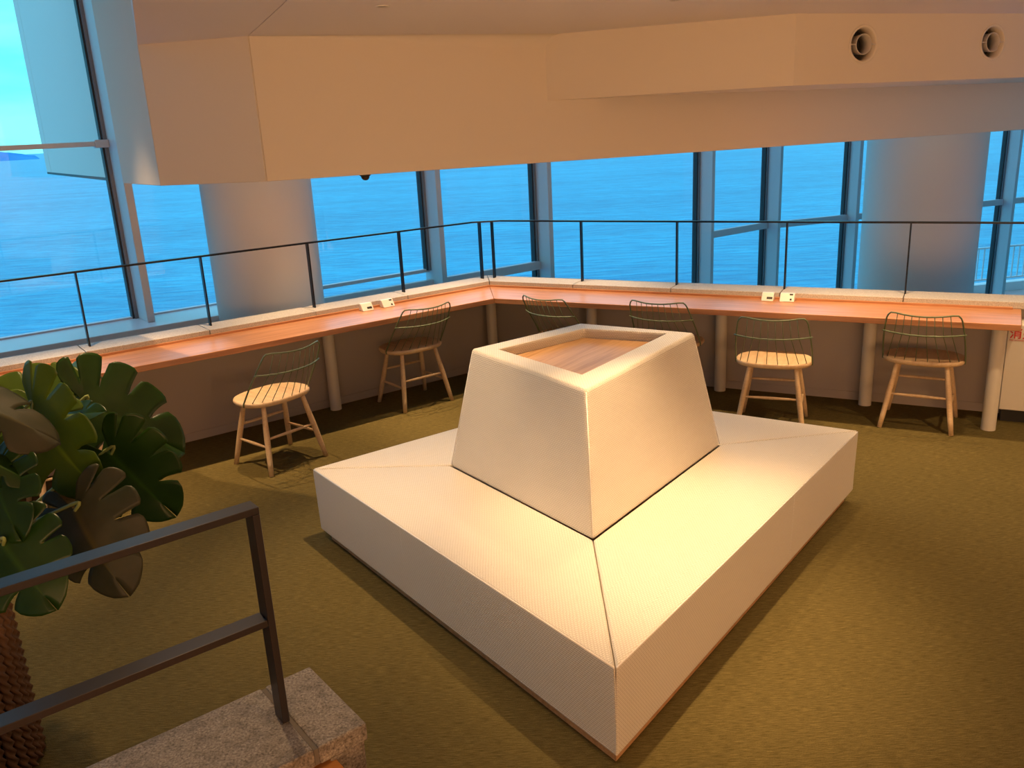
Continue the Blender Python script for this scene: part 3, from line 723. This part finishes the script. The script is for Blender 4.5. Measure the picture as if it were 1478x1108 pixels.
chairs = [((-2.64, 4.70), 40, 'beech chair with green wire back, mostly hidden behind the monstera leaves'),
          ((-1.534, 5.209), 49, 'beech chair with green wire back, fully lit, nearest in front of the left counter arm'),
          ((-.76, 6.335), 37, 'beech chair half under the left counter arm, below its outlet boxes'),
          ((.45, 6.42), -43, 'beech chair just right of the counter corner, its seat half hidden by the bench backrest'),
          ((1.187, 6.097), -30, 'beech chair whose green wire back alone shows above the bench backrest'),
          ((1.75, 5.43), -22, 'beech chair with fully lit seat standing directly behind the right corner of the bench'),
          ((2.69, 5.31), -31, 'rightmost beech chair with green wire back, beside the end leg of the counter')]
for i, ((x, y), rz, lab) in enumerate(chairs):
    o = chair0 if i == 0 else copy_tree(chair0)
    o.location = (x, y, 0); o.rotation_euler = (0, 0, D2R(rz)); tag(o, lab, 'chair', 'chairs drawn up along the window counter')

# ------------------------------------------------------------------ fire cabinet under the right end of the counter
fc = empty('fire_cabinet', (3.179, 5.246, 0), math.atan2(dR.y, dR.x)); tag(fc, 'white cabinet with red fire extinguisher lettering under the counter end', 'cabinet')
bm = bmesh.new(); box(bm, .0, .9, 0, .18, .085, .66); new_obj('body', bm, m_leg, fc, bevel=.004, seg=1)
bm = bmesh.new(); box(bm, .02, .88, .03, .17, 0, .085); new_obj('plinth', bm, m_dark, fc)
bm = bmesh.new(); box(bm, .004, .45, -.012, 0, .09, .655); new_obj('door', bm, m_leg, fc, bevel=.003, seg=1)
def lettering(txt, size, loc, name='lettering'):
    cu = bpy.data.curves.new('txt', 'FONT'); cu.body = txt; cu.size = size; cu.extrude = .0008; cu.offset = .0012 if size > .04 else 0
    tmp = bpy.data.objects.new('txt', cu); C.objects.link(tmp)
    bpy.context.view_layer.update()
    me = bpy.data.meshes.new_from_object(tmp.evaluated_get(bpy.context.evaluated_depsgraph_get()))
    C.objects.unlink(tmp); bpy.data.objects.remove(tmp)
    me.materials.clear(); me.materials.append(m_red)
    o = bpy.data.objects.new(name, me); C.objects.link(o); o.parent = fc; o.location = loc; o.rotation_euler = (PI / 2, 0, 0); return o
lettering('消火器', .07, (.014, -.0135, .575))
lettering('FIRE EXTINGUISHER', .0135, (.016, -.0135, .553))

# ------------------------------------------------------------------ stair kerb, hand rail
kb = Vector((-.601, 2.042)); kd = Vector((math.sin(D2R(232)), math.cos(D2R(232)))); kn = Vector((math.sin(D2R(142)), math.cos(D2R(142))))
def PK(s, o): return kb + kd * s + kn * o         # s towards the left, o towards the camera
KW = .318; ZK = .60
kr = empty('stair_kerb', (kb.x, kb.y, 0)); tag(kr, 'granite stair kerb of thick rough slabs in the lower left foreground', 'kerb')
js = [0, .137, .95, 1.7, 2.5]
for a, b in zip(js, js[1:]):
    bm = bmesh.new(); prism(bm, [tuple(PK(a + (.006 if a else 0), 0)), tuple(PK(b - .006, 0)), tuple(PK(b - .006, KW)), tuple(PK(a + (.006 if a else 0), KW))], ZK - .05, ZK)
    in_parent(new_obj('kerb_slab', bm, m_stone, bevel=.005, seg=2), kr)
for b in js[1:-1]:
    bm = bmesh.new(); prism(bm, [tuple(PK(b - .0058, .004)), tuple(PK(b + .0058, .004)), tuple(PK(b + .0058, KW - .004)), tuple(PK(b - .0058, KW - .004))], ZK - .049, ZK - .004); in_parent(new_obj('mortar_joint', bm, m_mortar), kr)
bm = bmesh.new(); prism(bm, [tuple(PK(.006, .01)), tuple(PK(.10, .01)), tuple(PK(.10, KW - .01)), tuple(PK(.006, KW - .01))], 0, ZK - .056); in_parent(new_obj('end_stone', bm, m_stone, bevel=.005, seg=2), kr)
bm = bmesh.new(); prism(bm, [tuple(PK(.102, .03)), tuple(PK(2.5, .03)), tuple(PK(2.5, KW - .092)), tuple(PK(.102, KW - .092))], 0, ZK - .052); in_parent(new_obj('core_wall', bm, m_stone), kr)
# timber treads abutting the kerb
for k in range(3):
    tz = .545 - .0 - .18 * (0 if k == 0 else k)
ts = empty('stair_tread'); tag(ts, 'orange timber stair tread tucked under the granite kerb', 'stair tread')
tr0 = PK(.115, KW - .085); ts.location = (tr0.x, tr0.y, 0); 
bm = bmesh.new(); prism(bm, [tuple(PK(.085, KW - .088) ), tuple(PK(.9, KW - .088)), tuple(PK(.9, KW + .75)), tuple(PK(.085, KW + .75))], .50, .535); o = new_obj('board', bm, m_tread, bevel=.003, seg=1); in_parent(o, ts)
bm = bmesh.new(); prism(bm, [tuple(PK(.13, KW - .088)), tuple(PK(.9, KW - .088)), tuple(PK(.9, KW + .75)), tuple(PK(.13, KW + .75))], .0, .498); o = new_obj('riser', bm, m_tread); in_parent(o, ts)

hr = empty('stair_handrail', (kb.x, kb.y, ZK)); tag(hr, 'dark brown flat steel handrail with mid rail fixed on the granite kerb', 'handrail')
PS = .150; PO = .155   # post position
def bar(s0, s1, o0, o1, z0, z1, nm):
    bm = bmesh.new(); prism(bm, [tuple(PK(s0, o0)), tuple(PK(s1, o0)), tuple(PK(s1, o1)), tuple(PK(s0, o1))], z0, z1); in_parent(new_obj(nm, bm, m_brown, bevel=.0015, seg=1), hr)
bar(PS - .009, PS + .009, PO - .025, PO + .025, ZK, 1.172, 'post')
bar(PS - .009, 2.4, PO - .025, PO + .025, 1.1725, 1.190, 'top_rail')
bar(PS + .0095, 2.4, PO - .025, PO + .025, .880, .898, 'mid_rail')
bar(2.0, 2.018, PO - .025, PO + .025, ZK, 1.172, 'post')

# ------------------------------------------------------------------ planter and monstera
pc = Vector((-1.905, 2.43)); PH = .64; prad = .205
pt = empty('rope_planter', (pc.x, pc.y, 0)); tag(pt, 'tall planter wrapped in twisted brown rope at the left edge', 'planter')
bm = bmesh.new(); lathe(bm, [(prad - .025, 0), (prad - .012, PH), (prad - .04, PH), (prad - .045, PH - .06)], 40, cap=False); new_obj('pot', bm, m_soil, pt, smooth=True)
bm = bmesh.new(); lathe(bm, [(.001, PH - .06), (prad - .04, PH - .055)], 40, cap=False); new_obj('soil', bm, m_soil, pt)
bm = bmesh.new(); nr, ns, lob = 90, 12, 3; rings = []
for i in range(nr + 1):
    z = PH * i / nr; tw = i * .42
    rings.append([bm.verts.new(((.0145 + .0055 * math.cos(lob * a)) * math.cos(a - tw), (.0145 + .0055 * math.cos(lob * a)) * math.sin(a - tw), z)) for a in [2 * PI * k / ns for k in range(ns)]])
for A, B in zip(rings, rings[1:]):
    for k in range(ns): bm.faces.new((A[k], A[(k + 1) % ns], B[(k + 1) % ns], B[k]))
bm.faces.new(rings[0][::-1]); bm.faces.new(rings[-1])
rope0 = None; NR = 34
for k in range(NR):
    a = 2 * PI * k / NR
    if rope0 is None: rope0 = new_obj('rope', bm, m_rope, pt, smooth=True); o = rope0
    else: o = rope0.copy(); C.objects.link(o)
    o.location = ((prad) * math.cos(a), (prad) * math.sin(a), 0); o.rotation_euler = (0, 0, a * 3)

mon = empty('monstera_plant', (pc.x, pc.y, PH - .055)); tag(mon, 'monstera with large split leaves rising from the rope planter', 'plant')
def leaf(base, tip, up, width=1.0, droop=.12, fold=.15, m_=None, lobes=5, slit=.22, curl=0, nslit=.36):
    base, tip, up = Vector(base), Vector(tip), Vector(up)
    yv = tip - base; Lg = yv.length; yv.normalize(); xv = yv.cross(up).normalized(); zv = xv.cross(yv).normalized()
    bm = bmesh.new(); uvd = {}
    th_max = D2R(158)
    def rr(th):
        d = math.degrees(th)
        prof = [(0, 1.0), (12, .93), (30, .80), (50, .70), (75, .62), (100, .58), (125, .54), (145, .46), (158, .33)]
        for (a, va), (b, vb) in zip(prof, prof[1:]):
            if a <= d <= b: return va + (vb - va) * (d - a) / (b - a)
        return .33
    def pos(sgn, th, v):
        m0 = Vector((0, max(0.0, 1 - th / D2R(105)) ** 1.15 * .80)); e = Vector((math.sin(th) * width, math.cos(th))) * rr(th)
        if th < .001: e = Vector((0, 1.0))
        cpt = Vector((e.x * .62, m0.y + (e.y - m0.y) * (.10 if th < 1.9 else .5) - .03))
        q = m0 * (1 - v) ** 2 + cpt * 2 * v * (1 - v) + e * v * v
        x, y = q.x * sgn, q.y
        z = fold * abs(x) - droop * (y ** 2 if y > 0 else y * y * .6) - curl * x * x * 2.2 + .016 * math.sin(7 * th + sgn) * v - .05 * abs(x) ** 2
        return base + xv * x * Lg + yv * y * Lg + zv * z * Lg
    NU, NV = 6, 12
    for sgn in (-1, 1):
        for l in range(lobes):
            t0 = th_max * l / lobes; t1 = th_max * (l + 1) / lobes
            vs = .34 + .08 * ((l * 7 + (sgn > 0) * 3) % 3)
            if l == 0: pass
            grid = []
            for j in range(NV + 1):
                v = j / NV; row = []
                for i in range(NU + 1):
                    a = i / NU
                    k = max(0, (v - vs) / (1 - vs)) ; sh = slit * (k ** .55) if v > vs else 0
                    lo = 0 if l == 0 else 1; hi = 0 if l == lobes - 1 else 1
                    aa = a
                    if lo: aa = aa + (1 - a) * sh * .5
                    if hi: aa = aa - a * sh * .5
                    vv = v * (1 - (.07 * abs(2 * a - 1) ** 4 + .10 * a * a) * k ** 2) if not (l == 0 and a < .5) else v
                    vt = bm.verts.new(pos(sgn, t0 + (t1 - t0) * aa, vv)); uvd[vt] = (min(1, v * 1.0 if l else v), abs(2 * a - 1)); row.append(vt)
                grid.append(row)
            for j in range(NV):
                for i in range(NU):
                    f = (grid[j][i], grid[j][i + 1], grid[j + 1][i + 1], grid[j + 1][i])
                    try: bm.faces.new(f if sgn > 0 else f[::-1])
                    except ValueError: pass
    uvl = bm.loops.layers.uv.new('UVMap')
    for f in bm.faces:
        for lp_ in f.loops: lp_[uvl].uv = uvd[lp_.vert]
    bmesh.ops.remove_doubles(bm, verts=bm.verts[:], dist=Lg * .0015)
    me = bpy.data.meshes.new('leaf'); bm.to_mesh(me); bm.free(); me.materials.append(m_ or m_leaf)
    for f in me.polygons: f.use_smooth = True
    o = bpy.data.objects.new('leaf', me); C.objects.link(o); in_parent(o, mon)
    md = o.modifiers.new('solid', 'SOLIDIFY'); md.thickness = .0012
    bm = bmesh.new(); 
    return o
def stem(pts, r0=.006, r1=.0045, m_=None):
    pts = [Vector(q) for q in pts]; P2 = []
    for i in range(len(pts) - 1):
        p0 = pts[max(i - 1, 0)]; p1 = pts[i]; p2 = pts[i + 1]; p3 = pts[min(i + 2, len(pts) - 1)]
        for k in range(6):
            t_ = k / 6; P2.append(.5 * ((2 * p1) + (-p0 + p2) * t_ + (2 * p0 - 5 * p1 + 4 * p2 - p3) * t_ ** 2 + (-p0 + 3 * p1 - 3 * p2 + p3) * t_ ** 3))
    P2.append(pts[-1]); n = len(P2)
    bm = bmesh.new(); tube(bm, P2, [r0 + (r1 - r0) * i / (n - 1) for i in range(n)], 8); in_parent(new_obj('stem', bm, m_ or m_stem, smooth=True), mon)
crown = Vector((pc.x, pc.y, PH - .06))
LV = [  # base, tip, up, width, droop, fold, material
    ((-1.325, 2.53, 1.245), (-1.08, 2.66, 1.02), (-.05, -.80, .70), .80, .16, .04, m_leaf),
    ((-1.224, 2.42, 1.115), (-1.075, 2.44, .88), (-.15, -.9, .45), 1.0, .08, .08, m_leaf),
    ((-1.345, 2.27, 1.31), (-1.185, 2.19, 1.065), (-.35, -.85, .25), 1.0, .15, .18, m_leaf2),
    ((-1.43, 2.05, 1.44), (-1.17, 2.10, 1.315), (.1, -.45, .9), .75, .25, -.35, m_leaf3),
    ((-1.43, 2.56, 1.26), (-1.62, 2.56, 1.30), (0, -.7, .8), 1.0, -.1, .25, m_leaf2),
    ((-1.42, 2.60, 1.25), (-1.55, 2.72, 1.31), (0, -.6, .8), 1.1, .12, .3, m_leaf2),
    ((-1.196, 2.114, 1.071), (-1.075, 2.0, .86), (-.2, -.9, .45), 1.0, .22, -.25, m_leaf3),
    ((-1.30, 1.95, 1.06), (-1.165, 1.86, .92), (-.1, -.8, .6), 1.1, .15, -.1, m_leaf),
    ((-1.36, 2.0, 1.29), (-1.225, 2.03, 1.205), (.2, -.4, .9), .6, .2, -.4, m_leaf),
    ((-1.35, 2.05, 1.22), (-1.262, 1.92, 1.09), (-.2, -.8, .5), 1.0, .2, -.1, m_leaf),
    ((-1.38, 2.35, 1.28), (-1.37, 2.22, 1.13), (.3, -.8, .3), 1.1, .1, .1, m_leaf2),
    ((-1.33, 2.40, 1.24), (-1.20, 2.36, 1.29), (0, -.5, .9), .7, .2, .2, m_leaf),
    ((-2.1, 2.6, 1.35), (-2.3, 2.8, 1.2), (0, 0, 1), 1.1, .2, .1, m_leaf),
    ((-2.0, 2.2, 1.3), (-2.15, 1.95, 1.15), (0, 0, 1), 1.1, .2, .1, m_leaf),
]
for i, (a, b, u, wd, dr, fo, m_) in enumerate(LV):
    leaf(a, b, u, wd, dr, fo, m_)
    a_ = Vector(a); mid_ = crown.lerp(a_, .55) + Vector((.0, .0, .06)) + Vector((random.uniform(-.03, .03), random.uniform(-.03, .03), 0))
    if i in (3, 8, 9): mid_.y += .1
    stem([crown + Vector((random.uniform(-.04, .04), random.uniform(-.04, .04), 0)), mid_, a_ + (Vector(a) - Vector(b)).normalized() * .02, a_])

# ------------------------------------------------------------------ outside: terrace with rail, hills, sea
tdir = Vector((.93, .37)); to = Vector((8.0, 15.7))
tdir = Vector((math.sin(D2R(78)), math.cos(D2R(78)))); tn = Vector((-tdir.y, tdir.x))
ter = empty('terrace_railing', (to.x, to.y, -1.3)); tag(ter, 'white metal balustrade of thin bars on the terrace outside the right window', 'railing')
def TB(s0, s1, o0, o1, z0, z1, nm, par=ter, m_=m_white):
    bm = bmesh.new(); prism(bm, [tuple(to + tdir * s0 + tn * o0), tuple(to + tdir * s1 + tn * o0), tuple(to + tdir * s1 + tn * o1), tuple(to + tdir * s0 + tn * o1)], z0, z1)
    o = new_obj(nm, bm, m_); 
    if par: in_parent(o, par)
    return o
TB(0, 6, 0, .04, -.60, -.57, 'top_rail'); TB(0, 6, 0, .04, -1.20, -1.17, 'bottom_rail')
for k in range(46):
    s = .02 + k * .13; TB(s, s + .018, .01, .03, -1.17, -.60, 'baluster')
o = TB(-.1, 6.2, -.08, .12, -1.42, -1.26, 'terrace_kerb', None); tag(o, 'white kerb below the terrace balustrade', kind='structure')
o = TB(-.1, 6.2, -1.2, -.08, -3.2, -1.42, 'terrace', None, m_wall); tag(o, 'terrace slab outside the right window', kind='structure')

bm = bmesh.new(); R__ = 60000; bmesh.ops.create_circle(bm, cap_ends=True, radius=R__, segments=96)
for v in bm.verts: v.co.z = -32
sea = new_obj('sea', bm, m_sea); tag(sea, 'calm blue sea reaching to the horizon', kind='structure')
# low island on the horizon, far left
bm = bmesh.new(); Dh = 6000; prev = None; base_b = D2R(-37.5)
cols = []
for k in range(61):
    b = D2R(-40 + 12.5 * k / 60); f = math.sin(PI * k / 60) ** .45
    hgt = (62 + 46 * noise.noise(Vector((k * .16, 3.1, 0))) + 14 * noise.noise(Vector((k * .6, 1, 0)))) * f + 2
    row = []
    for dd, hh in ((-350, 0), (-120, .55), (0, 1), (200, .7), (500, 0)):
        q = Vector((math.sin(b), math.cos(b))) * (Dh + dd); row.append(bm.verts.new((q.x, q.y, -32 + hgt * hh if hh else -40)))
    cols.append(row)
for A, B in zip(cols, cols[1:]):
    for i in range(4): bm.faces.new((A[i], B[i], B[i + 1], A[i + 1]))
isl = new_obj('island', bm, m_hill, smooth=True); tag(isl, 'low hazy island on the horizon at far left', 'island')
